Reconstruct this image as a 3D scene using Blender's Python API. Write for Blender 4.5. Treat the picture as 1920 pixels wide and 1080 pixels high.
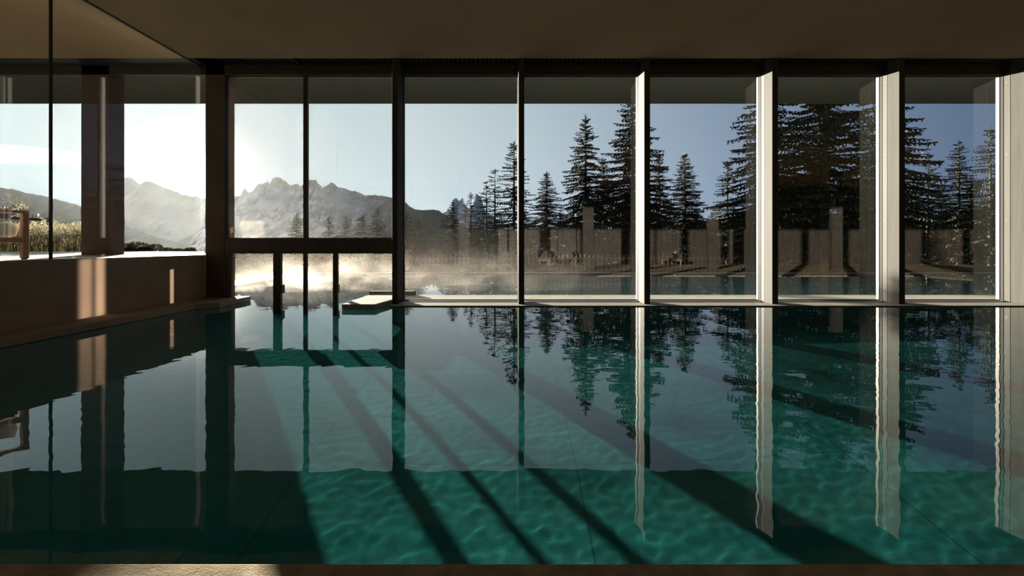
import bpy, bmesh, math, random
import numpy as np
from mathutils import Vector, noise

scene = bpy.context.scene
COL = scene.collection
for o in list(bpy.data.objects):
    bpy.data.objects.remove(o)

# ------------------------------------------------------------------ camera
F = 960.0          # focal length in px of the 1920 wide frame (18 mm on 36 mm)
EYE = 1.2          # eye height above the water, horizon on row 460
cam = bpy.data.cameras.new('camera')
cam_ob = bpy.data.objects.new('camera', cam)
COL.objects.link(cam_ob)
cam_ob.location = (0, 0, EYE)
cam_ob.rotation_euler = (math.pi / 2, 0, 0)
cam.lens = 18
cam.sensor_width = 36
cam.shift_y = -80 / 1920
cam.clip_start = 0.05
cam.clip_end = 20000
scene.camera = cam_ob

# ------------------------------------------------------------------ colour management, light paths
vs_ = scene.view_settings
vs_.view_transform = 'Standard'
vs_.look = 'None'
vs_.exposure = 0.0
vs_.gamma = 1.0
vs_.use_curve_mapping = False
cy = scene.cycles
cy.max_bounces = 10
cy.diffuse_bounces = 4
cy.glossy_bounces = 5
cy.transmission_bounces = 8
cy.transparent_max_bounces = 32
cy.volume_bounces = 1
cy.sample_clamp_indirect = 4.0
cy.caustics_refractive = True
cy.caustics_reflective = True
cy.blur_glossy = 0.5
cy.use_denoising = True
cy.volume_step_rate = 2.0
cy.volume_max_steps = 128


def lin(c):
    return tuple(((v / 255) / 12.92 if v / 255 <= 0.04045 else ((v / 255 + 0.055) / 1.055) ** 2.4) for v in c)


# ------------------------------------------------------------------ sun
SUN_PX = (362, 345)
sun_dir = Vector(((SUN_PX[0] - 960) / F, 1.0, (460 - SUN_PX[1]) / F)).normalized()
sl = bpy.data.lights.new('sun', 'SUN')
sl.energy = 40.0
sl.angle = math.radians(0.55)
sl.color = (1.0, 0.90, 0.74)
sl.cycles.is_caustics_light = True
so = bpy.data.objects.new('sun', sl)
COL.objects.link(so)
so.rotation_euler = sun_dir.to_track_quat('Z', 'Y').to_euler()
so.location = sun_dir * 60


# ------------------------------------------------------------------ node helpers
class NT:
    def __init__(self, tree):
        self.t = tree
        self.n = tree.nodes
        self.l = tree.links

    def new(self, kind, **kw):
        nd = self.n.new(kind)
        for k, v in kw.items():
            setattr(nd, k, v)
        return nd

    def put(self, sock, v):
        if isinstance(v, bpy.types.NodeSocket):
            self.l.new(v, sock)
        elif v is not None:
            if sock.type == 'RGBA' and len(v) == 3:
                v = (*v, 1)
            sock.default_value = v

    def m(self, op, a, b=None, c=None, clamp=False):
        nd = self.new('ShaderNodeMath', operation=op)
        nd.use_clamp = clamp
        for i, v in enumerate((a, b, c)):
            if v is not None:
                self.put(nd.inputs[i], v)
        return nd.outputs[0]

    def vm(self, op, a, b=None, out=0):
        nd = self.new('ShaderNodeVectorMath', operation=op)
        self.put(nd.inputs[0], a)
        if b is not None:
            self.put(nd.inputs[1], b)
        return nd.outputs[out]

    def mix(self, fac, a, b, blend='MIX'):
        nd = self.new('ShaderNodeMix', data_type='RGBA', blend_type=blend)
        self.put(nd.inputs[0], fac)
        self.put(nd.inputs[6], a)
        self.put(nd.inputs[7], b)
        return nd.outputs[2]

    def ramp(self, fac, stops, interp='LINEAR'):
        nd = self.new('ShaderNodeValToRGB')
        nd.color_ramp.interpolation = interp
        e = nd.color_ramp.elements
        while len(e) < len(stops):
            e.new(0.5)
        for el, (p, c) in zip(e, stops):
            el.position = p
            el.color = (*c, 1) if len(c) == 3 else c
        self.put(nd.inputs[0], fac)
        return nd.outputs[0]

    def noise(self, vec=None, scale=5, detail=4, rough=0.55, dist=0.0):
        nd = self.new('ShaderNodeTexNoise')
        if vec is not None:
            self.put(nd.inputs['Vector'], vec)
        nd.inputs['Scale'].default_value = scale
        nd.inputs['Detail'].default_value = detail
        nd.inputs['Roughness'].default_value = rough
        nd.inputs['Distortion'].default_value = dist
        return nd.outputs[0]


# ------------------------------------------------------------------ world (the sky itself)
W = bpy.data.worlds.new('morning_sky')
scene.world = W
W.use_nodes = True
W.node_tree.nodes.clear()
w = NT(W.node_tree)
tc = w.new('ShaderNodeTexCoord')
dirv = w.vm('NORMALIZE', tc.outputs['Generated'])
cs = w.vm('DOT_PRODUCT', dirv, tuple(sun_dir), out='Value')
sp = w.new('ShaderNodeSeparateXYZ')
w.put(sp.inputs[0], dirv)
dx_, dy_, dz_ = sp.outputs
base = w.ramp(w.m('MULTIPLY_ADD', cs, 0.5, 0.5), [
    (0.0, lin((62, 80, 108))),
    (0.50, lin((84, 104, 138))),
    (0.645, lin((106, 128, 160))),
    (0.76, lin((140, 160, 188))),
    (0.835, lin((168, 188, 210))),
    (0.915, lin((204, 222, 234))),
    (0.964, lin((220, 236, 242))),
    (0.985, lin((200, 224, 231))),
    (0.9955, lin((192, 212, 217))),
    (1.0, lin((190, 205, 210)))])
elev = w.m('MAXIMUM', dz_, 0.0)
# clearer and darker with height, paler close to the horizon
hz = w.m('MULTIPLY_ADD', w.m('POWER', w.m('SUBTRACT', 1.0, elev), 6.0), 0.34, 0.78)
base = w.mix(1.0, base, w.ramp(hz, [(0, (0, 0, 0)), (1, (1, 1, 1))]), 'MULTIPLY')
# thin streak of cloud left of the sun, by direction
yy = w.m('MAXIMUM', dy_, 0.02)
u = w.m('DIVIDE', dx_, yy)
v = w.m('DIVIDE', dz_, yy)
cn = w.noise(w.vm('MULTIPLY', dirv, (9, 9, 90)), 1.0, 5, 0.6, 0.3)
uu = w.m('MULTIPLY_ADD', u, 1.0, 1.0, )           # 0 at the left border of the view
centre = w.m('SUBTRACT', 0.178, w.m('MULTIPLY', w.m('POWER', w.m('MAXIMUM', uu, 0.0), 1.4), 0.135))
thick = w.m('MULTIPLY', w.m('SUBTRACT', 0.40, uu), 0.050)
d = w.m('ABSOLUTE', w.m('SUBTRACT', v, centre))
d = w.m('ADD', d, w.m('MULTIPLY', w.m('SUBTRACT', cn, 0.5), 0.022))
cl = w.m('DIVIDE', w.m('SUBTRACT', thick, d), 0.006, clamp=True)
cl = w.m('MULTIPLY', cl, w.m('GREATER_THAN', dy_, 0.1))
cl = w.m('MULTIPLY', cl, 0.75)
base = w.mix(cl, base, (0.97, 0.96, 0.93))
# glow and disc of the sun
ang = w.m('ARCCOSINE', w.m('MINIMUM', cs, 0.9999999))
g1 = w.m('MULTIPLY', w.m('EXPONENT', w.m('MULTIPLY', w.m('POWER', w.m('DIVIDE', ang, 0.045), 1.6), -1.0)), 5.0)
g2 = w.m('MULTIPLY', w.m('EXPONENT', w.m('MULTIPLY', w.m('DIVIDE', ang, 0.13), -1.0)), 0.07)
g = w.m('ADD', g1, g2)
base = w.mix(w.m('MULTIPLY', w.m('ADD', dz_, .015), -60, clamp=True), base, (.030, .034, .030))   # land, not sky, below the horizon
glow = w.vm('SCALE', (1.0, 0.93, 0.78))
glow.node.inputs['Scale'].default_value = 1
w.put(glow.node.inputs['Scale'], g)
tot = w.vm('ADD', base, glow)
bg = w.new('ShaderNodeBackground')
w.put(bg.inputs[0], tot)
bg.inputs[1].default_value = 1.0
wo = w.new('ShaderNodeOutputWorld')
w.l.new(bg.outputs[0], wo.inputs[0])
W.cycles.sampling_method = 'MANUAL'
W.cycles.sample_map_resolution = 1024


# ------------------------------------------------------------------ materials
def pmat(name, col, rough=0.7, metal=0.0, spec=0.5):
    m = bpy.data.materials.new(name)
    m.use_nodes = True
    t = NT(m.node_tree)
    b = t.n['Principled BSDF']
    b.inputs['Base Color'].default_value = (*col, 1)
    b.inputs['Roughness'].default_value = rough
    b.inputs['Metallic'].default_value = metal
    b.inputs['Specular IOR Level'].default_value = spec
    return m, t, b


def textured(name, c0, c1, scale=4, rough=0.7, metal=0.0, bump=0.0, bscale=None, stretch=(1, 1, 1), detail=5, spec=0.5, lo=.35, hi=.65):
    m, t, b = pmat(name, c0, rough, metal, spec)
    tc = t.new('ShaderNodeTexCoord')
    vec = t.vm('MULTIPLY', tc.outputs['Object'], stretch)
    n = t.noise(vec, scale, detail, 0.6)
    t.put(b.inputs['Base Color'], t.ramp(n, [(lo, c0), (hi, c1)]))
    if bump:
        bp = t.new('ShaderNodeBump')
        bp.inputs['Strength'].default_value = bump
        bp.inputs['Distance'].default_value = 0.02
        t.put(bp.inputs['Height'], t.noise(vec, bscale or scale * 6, 4, 0.6))
        t.l.new(bp.outputs[0], b.inputs['Normal'])
    return m


M = {}
M['ceiling'] = textured('ceiling_plaster', (.22, .145, .08), (.26, .17, .095), 0.8, 0.85, bump=.05, bscale=30)
M['plaster'] = textured('wall_plaster', (.24, .165, .118), (.30, .21, .15), 1.3, 0.8, bump=.08, bscale=24)
M['coping'] = textured('stone_coping', (.24, .225, .19), (.30, .28, .235), 3.0, 0.6, bump=.15, bscale=60)
M['nearcoping'] = textured('rough_stone_edge', (.30, .25, .18), (.46, .39, .29), 9.0, 0.9, spec=.0, bump=.35, bscale=120)
M['shore'] = textured('worn_shore_ground', (.06, .055, .042), (.11, .10, .08), .8, .9, spec=0)
M['darkwall'] = pmat('near_black_wall', (.006, .006, .006), .9, 0, .1)[0]  # unlit look put into the colour of the left back wall
M['terrace'] = textured('terrace_stone', (.26, .27, .24), (.32, .32, .28), 2.0, 0.55, bump=.1, bscale=40)
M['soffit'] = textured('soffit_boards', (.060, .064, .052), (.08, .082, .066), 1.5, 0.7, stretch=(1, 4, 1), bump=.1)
M['bronze'] = textured('bronze_steel', (.035, .026, .018), (.050, .038, .027), 3.0, 0.5, 0.0, stretch=(4, 4, .5), spec=.4)
M['fin'] = textured('champagne_aluminium', (.046, .043, .038), (.060, .056, .049), 2.0, 0.7, 0.0, stretch=(6, 6, .4), spec=.06)
M['jamb'] = textured('pale_aluminium', (.046, .044, .039), (.058, .056, .050), 2.0, 0.6, 0.0, stretch=(6, 6, .4), spec=.08)
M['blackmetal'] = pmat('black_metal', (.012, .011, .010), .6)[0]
M['rubber'] = pmat('black_seal', (.01, .009, .008), .8)[0]
M['screw'] = pmat('steel_screw', (.08, .07, .06), .35, .8)[0]
M['pillar'] = textured('umber_render', (.075, .048, .034), (.10, .066, .047), 1.5, 0.75, bump=.05)
M['column'] = textured('dark_column_render', (.022, .017, .014), (.032, .025, .020), 2.0, .8)
M['greycloth'] = textured('grey_lounger_cloth', (.05, .045, .04), (.07, .062, .055), 30, .9)
M['teak'] = textured('teak_wood', (.20, .095, .05), (.30, .15, .085), 3.0, 0.5, stretch=(1, 1, 12), bump=.08)
M['cushion'] = textured('cushion_cloth', (.55, .50, .42), (.62, .57, .48), 60, 0.9, bump=.1)
M['tabletop'] = pmat('dark_table_top', (.03, .025, .02), .35)[0]
M['oak'] = textured('smoked_oak_panels', (.017, .0125, .0105), (.040, .029, .024), 1.6, 0.6, stretch=(6, 1, .5), bump=.08)
M['trunk'] = textured('bark', (.045, .032, .022), (.08, .058, .042), 4, .9, stretch=(3, 3, .6), bump=.4)
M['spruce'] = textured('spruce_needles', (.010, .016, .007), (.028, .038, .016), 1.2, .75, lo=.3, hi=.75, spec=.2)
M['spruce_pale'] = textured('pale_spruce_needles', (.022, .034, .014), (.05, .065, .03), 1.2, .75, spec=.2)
M['fence'] = textured('weathered_pickets', (.07, .052, .04), (.11, .085, .065), 3, .8, stretch=(5, 5, 1))
M['ground'] = textured('meadow_ground', (.012, .012, .007), (.026, .024, .014), .35, .95, spec=0, bump=.3)
M['outerpool'] = textured('pool_render', (.22, .42, .38), (.26, .48, .43), 2.0, .6)
M['candle'] = pmat('white_glazed_cup', (.8, .8, .76), .25)[0]
M['grille'] = pmat('grille_metal', (.03, .027, .022), .5)[0]


def leafy(name, col, trans):
    m, t, b = pmat(name, col, .7)
    tr = t.new('ShaderNodeBsdfTranslucent')
    tr.inputs[0].default_value = (*trans, 1)
    mx = t.new('ShaderNodeMixShader')
    mx.inputs[0].default_value = .5
    t.l.new(b.outputs[0], mx.inputs[1])
    t.l.new(tr.outputs[0], mx.inputs[2])
    t.l.new(mx.outputs[0], t.n['Material Output'].inputs[0])
    return m


M['grass'] = leafy('grass_stems', (.035, .03, .015), (.04, .034, .016))
M['plume'] = leafy('seed_plumes', (.16, .14, .09), (.22, .19, .12))
M['shrub'] = leafy('shrub_leaves', (.016, .016, .008), (.028, .024, .012))

M['bush'] = leafy('bush_leaves', (.012, .011, .006), (.012, .009, .005))


def rock(name, c0, c1, snow=0.0, sc=.004):
    m, t, b = pmat(name, c0, .95, spec=.1)
    tc = t.new('ShaderNodeTexCoord')
    vec = t.vm('MULTIPLY', tc.outputs['Object'], (1, 1, 1.4))
    n = t.noise(vec, sc, 8, .65)
    c = t.ramp(n, [(.35, c0), (.65, c1)])
    if snow:
        geo = t.new('ShaderNodeNewGeometry')
        s2 = t.new('ShaderNodeSeparateXYZ')
        t.put(s2.inputs[0], geo.outputs['Normal'])
        n2 = t.noise(vec, sc * 2.5, 6, .6)
        f = t.m('MULTIPLY', t.m('SUBTRACT', t.m('ADD', s2.outputs[2], t.m('MULTIPLY', n2, .9)), 1.25 - snow), 5, clamp=True)
        c = t.mix(f, c, (.28, .32, .36))
    t.put(b.inputs['Base Color'], c)
    return m


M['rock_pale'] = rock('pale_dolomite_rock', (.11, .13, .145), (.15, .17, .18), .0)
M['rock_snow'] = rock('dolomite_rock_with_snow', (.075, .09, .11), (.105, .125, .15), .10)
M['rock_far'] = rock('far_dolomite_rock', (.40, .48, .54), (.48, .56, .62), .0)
M['forest'] = rock('wooded_hillside', (.020, .028, .030), (.034, .044, .044), .0, .02)


def glass_mat(name, refl, tint=(.93, .95, .94)):
    m = bpy.data.materials.new(name)
    m.use_nodes = True
    t = NT(m.node_tree)
    t.n.clear()
    out = t.new('ShaderNodeOutputMaterial')
    tr = t.new('ShaderNodeBsdfTransparent')
    tr.inputs[0].default_value = (*tint, 1)
    gl = t.new('ShaderNodeBsdfGlossy')
    gl.inputs['Roughness'].default_value = 0.0
    gl.inputs['Color'].default_value = (1, 1, 1, 1)
    geo = t.new('ShaderNodeNewGeometry')
    ct = t.m('ABSOLUTE', t.vm('DOT_PRODUCT', geo.outputs['Incoming'], geo.outputs['Normal'], out='Value'))
    fac = t.m('MULTIPLY_ADD', t.m('POWER', t.m('SUBTRACT', 1.0, ct), 5.0), 1 - refl, refl, clamp=True)
    mx = t.new('ShaderNodeMixShader')
    t.l.new(fac, mx.inputs[0])
    t.l.new(tr.outputs[0], mx.inputs[1])
    t.l.new(gl.outputs[0], mx.inputs[2])
    t.l.new(mx.outputs[0], out.inputs[0])
    return m


M['glass'] = glass_mat('insulating_glass', .062, (.975, .985, .98))
M['glass_clear'] = glass_mat('frameless_glass', .02, (.96, .98, .97))
M['tumbler'] = glass_mat('tumbler_glass', .05)


def water_mat():
    m = bpy.data.materials.new('pool_water_surface')
    m.use_nodes = True
    t = NT(m.node_tree)
    t.n.clear()
    out = t.new('ShaderNodeOutputMaterial')
    gl = t.new('ShaderNodeBsdfGlass')
    gl.inputs['IOR'].default_value = 1.333
    gl.inputs['Roughness'].default_value = 0
    t.l.new(gl.outputs[0], out.inputs[0])
    return m


M['water'] = water_mat()


def pool_tile():
    m, t, b = pmat('teal_mosaic', (.05, .5, .45), .9, 0, 0.0)
    tc = t.new('ShaderNodeTexCoord')
    vec = tc.outputs['Object']
    br = t.new('ShaderNodeTexBrick')
    br.offset = 0
    t.put(br.inputs['Vector'], t.vm('ADD', vec, (-.57, .2, 0)))
    br.inputs['Scale'].default_value = 1.0
    br.inputs['Brick Width'].default_value = 2.4
    br.inputs['Row Height'].default_value = 2.4
    br.inputs['Mortar Size'].default_value = .008
    br.inputs['Color1'].default_value = (1, 1, 1, 1)
    br.inputs['Color2'].default_value = (1, 1, 1, 1)
    br.inputs['Mortar'].default_value = (.62, .62, .62, 1)
    n = t.noise(vec, 6.0, 5, .7)
    c = t.ramp(n, [(.3, (.032, .27, .265)), (.7, (.045, .36, .35))])
    c = t.mix(1.0, c, br.outputs[0], 'MULTIPLY')
    t.put(b.inputs['Base Color'], c)
    return m


M['tile'] = pool_tile()

def steam_mat():
    m = bpy.data.materials.new('steam_vapour')
    m.use_nodes = True
    t = NT(m.node_tree)
    t.n.clear()
    out = t.new('ShaderNodeOutputMaterial')
    sc = t.new('ShaderNodeVolumeScatter')
    sc.inputs['Color'].default_value = (1, .90, .82, 1)
    sc.inputs['Anisotropy'].default_value = .55
    tc = t.new('ShaderNodeTexCoord')
    vec = t.vm('MULTIPLY', tc.outputs['Object'], (1, .7, 1.2))
    n = t.noise(vec, .9, 4, .6, .8)
    s = t.new('ShaderNodeSeparateXYZ')
    t.put(s.inputs[0], tc.outputs['Object'])
    fall = t.m('ADD', t.m('MULTIPLY', t.m('EXPONENT', t.m('MULTIPLY', s.outputs[2], -3.5)), 1.9), t.m('MULTIPLY', t.m('EXPONENT', t.m('MULTIPLY', s.outputs[2], -1.9)), .9))
    dn = t.m('MULTIPLY', t.m('SUBTRACT', n, .42), 2.2, clamp=True)
    # thinner towards the right end of the pool
    fx = t.m('MULTIPLY', t.m('SUBTRACT', 4.2, s.outputs[0]), .10, clamp=True)
    dd = t.m('MULTIPLY', t.m('MULTIPLY', dn, fall), t.m('MULTIPLY', fx, STEAM))
    t.put(sc.inputs['Density'], dd)
    t.l.new(sc.outputs[0], out.inputs['Volume'])
    return m


GLINT_LAMP = .8
STEAM = .050
M['steam'] = steam_mat()


# ------------------------------------------------------------------ mesh helpers
class MB:
    def __init__(self):
        self.v = []
        self.f = []

    def box(self, a, b):
        x0, y0, z0 = (min(p, q) for p, q in zip(a, b))
        x1, y1, z1 = (max(p, q) for p, q in zip(a, b))
        n = len(self.v)
        self.v += [(x, y, z) for z in (z0, z1) for y in (y0, y1) for x in (x0, x1)]
        self.f += [tuple(n + i for i in q) for q in ((0, 2, 3, 1), (4, 5, 7, 6), (0, 1, 5, 4), (2, 6, 7, 3), (0, 4, 6, 2), (1, 3, 7, 5))]
        return self

    def prism(self, pts, z0, z1):
        n = len(self.v)
        k = len(pts)
        area = sum(pts[i][0] * pts[(i + 1) % k][1] - pts[(i + 1) % k][0] * pts[i][1] for i in range(k))
        if area < 0:
            pts = pts[::-1]
        self.v += [(x, y, z0) for x, y in pts] + [(x, y, z1) for x, y in pts]
        self.f.append(tuple(n + i for i in range(k))[::-1])
        self.f.append(tuple(n + k + i for i in range(k)))
        for i in range(k):
            j = (i + 1) % k
            self.f.append((n + i, n + j, n + k + j, n + k + i))
        return self

    def bar(self, p, q, w, h, up=(0, 0, 1)):
        p = Vector(p)
        q = Vector(q)
        d = (q - p).normalized()
        s = d.cross(Vector(up))
        if s.length < 1e-4:
            s = Vector((1, 0, 0))
        s.normalize()
        t = s.cross(d).normalized()
        n = len(self.v)
        for c in (p, q):
            for a, b in ((-1, -1), (1, -1), (1, 1), (-1, 1)):
                self.v.append(tuple(c + s * (a * w / 2) + t * (b * h / 2)))
        self.f += [tuple(n + i for i in r) for r in ((0, 1, 2, 3), (7, 6, 5, 4), (0, 4, 5, 1), (1, 5, 6, 2), (2, 6, 7, 3), (3, 7, 4, 0))]
        return self

    def lathe(self, c, prof, seg=16, axis='Z'):
        n = len(self.v)
        for r, z in prof:
            for i in range(seg):
                a = 2 * math.pi * i / seg
                if axis == 'Z':
                    self.v.append((c[0] + r * math.cos(a), c[1] + r * math.sin(a), c[2] + z))
                elif axis == 'X':
                    self.v.append((c[0] + z, c[1] + r * math.cos(a), c[2] + r * math.sin(a)))
                else:
                    self.v.append((c[0] + r * math.cos(a), c[1] + z, c[2] + r * math.sin(a)))
        for j in range(len(prof) - 1):
            for i in range(seg):
                k = (i + 1) % seg
                self.f.append((n + j * seg + i, n + j * seg + k, n + (j + 1) * seg + k, n + (j + 1) * seg + i))
        self.f.append(tuple(n + i for i in range(seg))[::-1])
        self.f.append(tuple(n + (len(prof) - 1) * seg + i for i in range(seg)))
        return self

    def tube(self, pts, radii, seg=6):
        n0 = len(self.v)
        prev = None
        for i, p in enumerate(pts):
            p = Vector(p)
            a = Vector(pts[max(i - 1, 0)])
            b = Vector(pts[min(i + 1, len(pts) - 1)])
            d = (b - a).normalized()
            s = d.cross(Vector((0.13, 0.99, 0.05)))
            s.normalize()
            t = d.cross(s)
            r = radii[i] if hasattr(radii, '__len__') else radii
            for k in range(seg):
                an = 2 * math.pi * k / seg
                self.v.append(tuple(p + s * (r * math.cos(an)) + t * (r * math.sin(an))))
        for i in range(len(pts) - 1):
            for k in range(seg):
                j = (k + 1) % seg
                self.f.append((n0 + i * seg + k, n0 + i * seg + j, n0 + (i + 1) * seg + j, n0 + (i + 1) * seg + k))
        return self

    def build(self, name, mat, parent=None, bevel=0.0, smooth=False, loc=None):
        me = bpy.data.meshes.new(name)
        vs = self.v
        if loc is not None:
            vs = [(x - loc[0], y - loc[1], z - loc[2]) for x, y, z in vs]
        me.from_pydata(vs, [], self.f)
        me.update()
        o = bpy.data.objects.new(name, me)
        COL.objects.link(o)
        me.materials.append(mat)
        if loc is not None:
            o.location = loc
        if parent is not None:
            o.parent = parent
            if loc is None:
                o.matrix_parent_inverse = Vector.Translation if False else parent_inv(parent)
        if bevel:
            b = o.modifiers.new('bevel', 'BEVEL')
            b.width = bevel
            b.segments = 2
            b.limit_method = 'ANGLE'
        if smooth:
            me.polygons.foreach_set('use_smooth', [True] * len(me.polygons))
        return o


def parent_inv(p):
    from mathutils import Matrix
    m = Matrix.LocRotScale(p.location, p.rotation_euler, p.scale)
    return m.inverted()


def tag(o, label=None, cat=None, group=None, kind=None):
    if label:
        o['label'] = label
    if cat:
        o['category'] = cat
    if group:
        o['group'] = group
    if kind:
        o['kind'] = kind
    return o


def empty(name, loc=(0, 0, 0), rz=0):
    o = bpy.data.objects.new(name, None)
    COL.objects.link(o)
    o.location = loc
    o.rotation_euler = (0, 0, rz)
    o.empty_display_size = .2
    return o


def struct(o, label, cat):
    return tag(o, label, cat, kind='structure')


# ------------------------------------------------------------------ main dimensions
YF = 10.286      # front of the mullions
YG = 10.87       # plane of the glass
YP = 10.017      # far edge of the inner pool
YN = 1.90        # near edge of the inner pool
ZC = 4.96        # ceiling
ZH = 4.79        # window head
ZE = 5.28        # underside of the outer eave
YE = 14.77       # outer edge of the eave
XW = -6.45       # left wall and left glass
XL = -5.93       # water edge at the left ledge
XR = 15.4        # right end of pool and room
XH = 34.0        # right end wall of the hall
YB = -10.8       # back wall
ZT = 1.0         # terrace level
DEPTH = -1.9
DOOR = (-5.92, -2.41)   # swim-through opening


def px(x, D):
    return (x - 960) * D / F


def pz(y, D):
    return EYE + (460 - y) * D / F


# ------------------------------------------------------------------ pool shell, coping, floors
mb = MB()
mb.box((XL - .3, -4, DEPTH - .2), (XR + 3, YG + 1.4, DEPTH))
o = mb.build('pool_floor', M['tile'])
struct(o, 'teal mosaic floor of the indoor pool seen through the water', 'pool floor')
o.cycles.is_caustics_receiver = True

mb = MB()
mb.box((DOOR[1], YP, DEPTH), (XR + .3, YG + 1.35, -.10))
mb.box((XW - .1, YP, DEPTH), (DOOR[0], YG + 1.35, -.10))
mb.box((XL - .3, -4, DEPTH), (XL, YP, -.1))
o = mb.build('pool_basin_wall', M['tile'])
struct(o, 'teal mosaic side walls of the indoor pool below the water line', 'pool wall')

mb = MB().box((DOOR[1], YP, .004), (XR + .3, YG + 1.32, .02))
struct(mb.build('trim_1', M['coping'], bevel=.006), 'pale stone coping strip under the long glass front', 'coping')
mb = MB().box((-20, YB, .004), (XH, YN, .02))
mb.box((XR + .3, YN, .004), (XH, YG, .02))
o = mb.build('floor', M['nearcoping'], bevel=.008)
struct(o, 'rough brown stone deck edge along the bottom of the view', 'floor')

# ledge along the left wall, widening towards the doorway, and slab by the right door pillar
mb = MB().prism([(XW - .1, YN - 2), (XL, YN - 2), (XL, 9.55), (-5.62, 9.85), (-5.66, 11.1), (XW - .1, 11.1)], .004, .10)
struct(mb.build('trim_2', M['plaster'], bevel=.006), 'low brown plaster ledge running along the foot of the left wall', 'ledge')
mb = MB().prism([(-3.18, 9.56), (-2.56, 9.56), (-2.43, 10.45), (-2.43, 11.3), (-3.18, 11.3)], .004, .10)
struct(mb.build('trim_3', M['coping'], bevel=.006), 'pale stone entry slab with cut corner beside the right pillar of the swim-through', 'slab')

mb = MB().box((-3.35, 12.0, .02), (-2.3, 12.25, .12))
struct(mb.build('trim_12', M['bronze'], bevel=.004), 'dark bar lying behind the entry slab of the swim-through', 'trim')

# outer pool
mb = MB().box((-8.6, YG + 1.2, -1.5), (26, 22.3, -1.3))
o = mb.build('outer_pool_floor', M['outerpool'])
struct(o, 'pale turquoise floor of the outdoor pool', 'pool floor')
mb = MB().prism([(-7.75, 12.3), (-8.55, 22.3), (-9.0, 22.3), (-9.0, 12.3)], .004, .05)
mb.box((-9, 22.15, .004), (26, 22.5, .015))
struct(mb.build('trim_4', M['coping'], bevel=.01), 'thin pale overflow edge on the far side of the outdoor pool', 'coping')

# ------------------------------------------------------------------ water surface: one sheet through the swim-through
def grid_coords(spans):
    out = []
    for a, b, s in spans:
        n = max(1, int(round((b - a) / s)))
        out += [a + (b - a) * i / n for i in range(n)]
    out.append(spans[-1][1])
    return np.array(out)


xs = grid_coords([(-19, XL, .5), (XL, 11.4, .03), (11.4, XR + .2, .06), (XR + .2, 26, .6)])
ys = grid_coords([(-4, YN - .1, .5), (YN - .1, YP + .1, .03), (YP + .1, 22.2, .16), (22.2, 29.5, .7)])


def ripple(x, y):
    inx = XL - .1 < x < XR + .3
    if (not inx and y < 11) or y < YN - .1:
        return 0.0
    e = noise.noise((x * 2.6 + .6 * y, y * 3.2, 0.3)) * .00030
    e += noise.noise((x * 7.0, y * 7.6, 4.3)) * .00024
    e += noise.noise((x * 13, y * 12, 9.1)) * .00020
    if y > 22.2:
        return 0.0
    return e


vs = [(float(x), float(y), ripple(x, y)) for y in ys for x in xs]
nx = len(xs)
fs = [(j * nx + i, j * nx + i + 1, (j + 1) * nx + i + 1, (j + 1) * nx + i) for j in range(len(ys) - 1) for i in range(nx - 1)]
me = bpy.data.meshes.new('pool_water')
me.from_pydata(vs, [], fs)
me.polygons.foreach_set('use_smooth', [True] * len(fs))
me.materials.append(M['water'])
wat = bpy.data.objects.new('pool_water', me)
COL.objects.link(wat)
wat.cycles.is_caustics_caster = True
tag(wat, 'still green water of the indoor pool and of the steaming pool outside', 'water', kind='stuff')

# ------------------------------------------------------------------ room shell
mb = MB().box((-24, YB - .3, ZC), (XH + .4, YF, ZC + .5))
struct(mb.build('ceiling', M['ceiling']), 'plain brown plaster ceiling over the pool hall', 'ceiling')
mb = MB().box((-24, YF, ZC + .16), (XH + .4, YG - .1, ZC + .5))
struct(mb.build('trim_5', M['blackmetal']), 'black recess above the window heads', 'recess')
mb = MB().box((-24, YG - .10, ZH), (XH + .4, YG + .06, 5.5))
struct(mb.build('trim_6', M['bronze'], bevel=.004), 'dark steel head beam over the glass front', 'beam')
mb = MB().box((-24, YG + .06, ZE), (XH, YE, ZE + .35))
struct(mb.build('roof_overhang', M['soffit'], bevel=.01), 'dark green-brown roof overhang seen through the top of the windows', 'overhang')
mb = MB().box((XH, YB, .004), (XH + .3, YG, ZC + .5))
mb.box((18.1, YF, .02), (XH, YG + .1, ZC + .5))
struct(mb.build('wall_right', M['plaster']), 'brown plaster wall at the right end of the hall', 'wall')
# left half-height wall
mb = MB().box((XW - .2, YB, .004), (XW, YG - .1, ZT))
struct(mb.build('wall_left', M['plaster'], bevel=.004), 'half-height brown plaster wall left of the pool', 'wall')
# back wall with panel joints
rp = random.Random(6)
struct(MB().box((-24, YB - .3, .004), (-.9, YB + .05, ZC)).build('trim_11', M['darkwall']), 'near-black wall section added behind the camera to keep its left part out of the window reflections', 'curtain')  # added near-black section, so no sunlit wall mirrors right of the doorway
mb = MB().box((-.9, YB - .3, .004), (XH + .4, YB, ZC))
x = -.85
while x < XH - 1:
    pw_ = rp.choice((.55, .9, 1.3, 1.9))
    mb.box((x, YB, .05), (x + pw_, YB + rp.choice((.03, .03, .10, .22)), 2.7))
    x += pw_ + rp.choice((.03, .03, .06, .30))
struct(mb.build('wall_back', M['oak']), 'smoked wood panelled wall behind the camera, mirrored in the windows', 'wall')
cl_ = ['mirrored in the pane right of the doorway', 'mirrored beside the tall open-branched spruce', 'mirrored in the pane with the gap of sky', 'at the far right end of the hall']
for x, t_ in zip((-2.36, 3.76, 9.9, 16.0), cl_):
    mb = MB().box((x - .26, -3.66, .02), (x + .26, -3.4, ZC))
    struct(mb.build('pillar', M['column'], bevel=.01), 'square dark column behind the camera, ' + t_, 'pillar')

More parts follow.
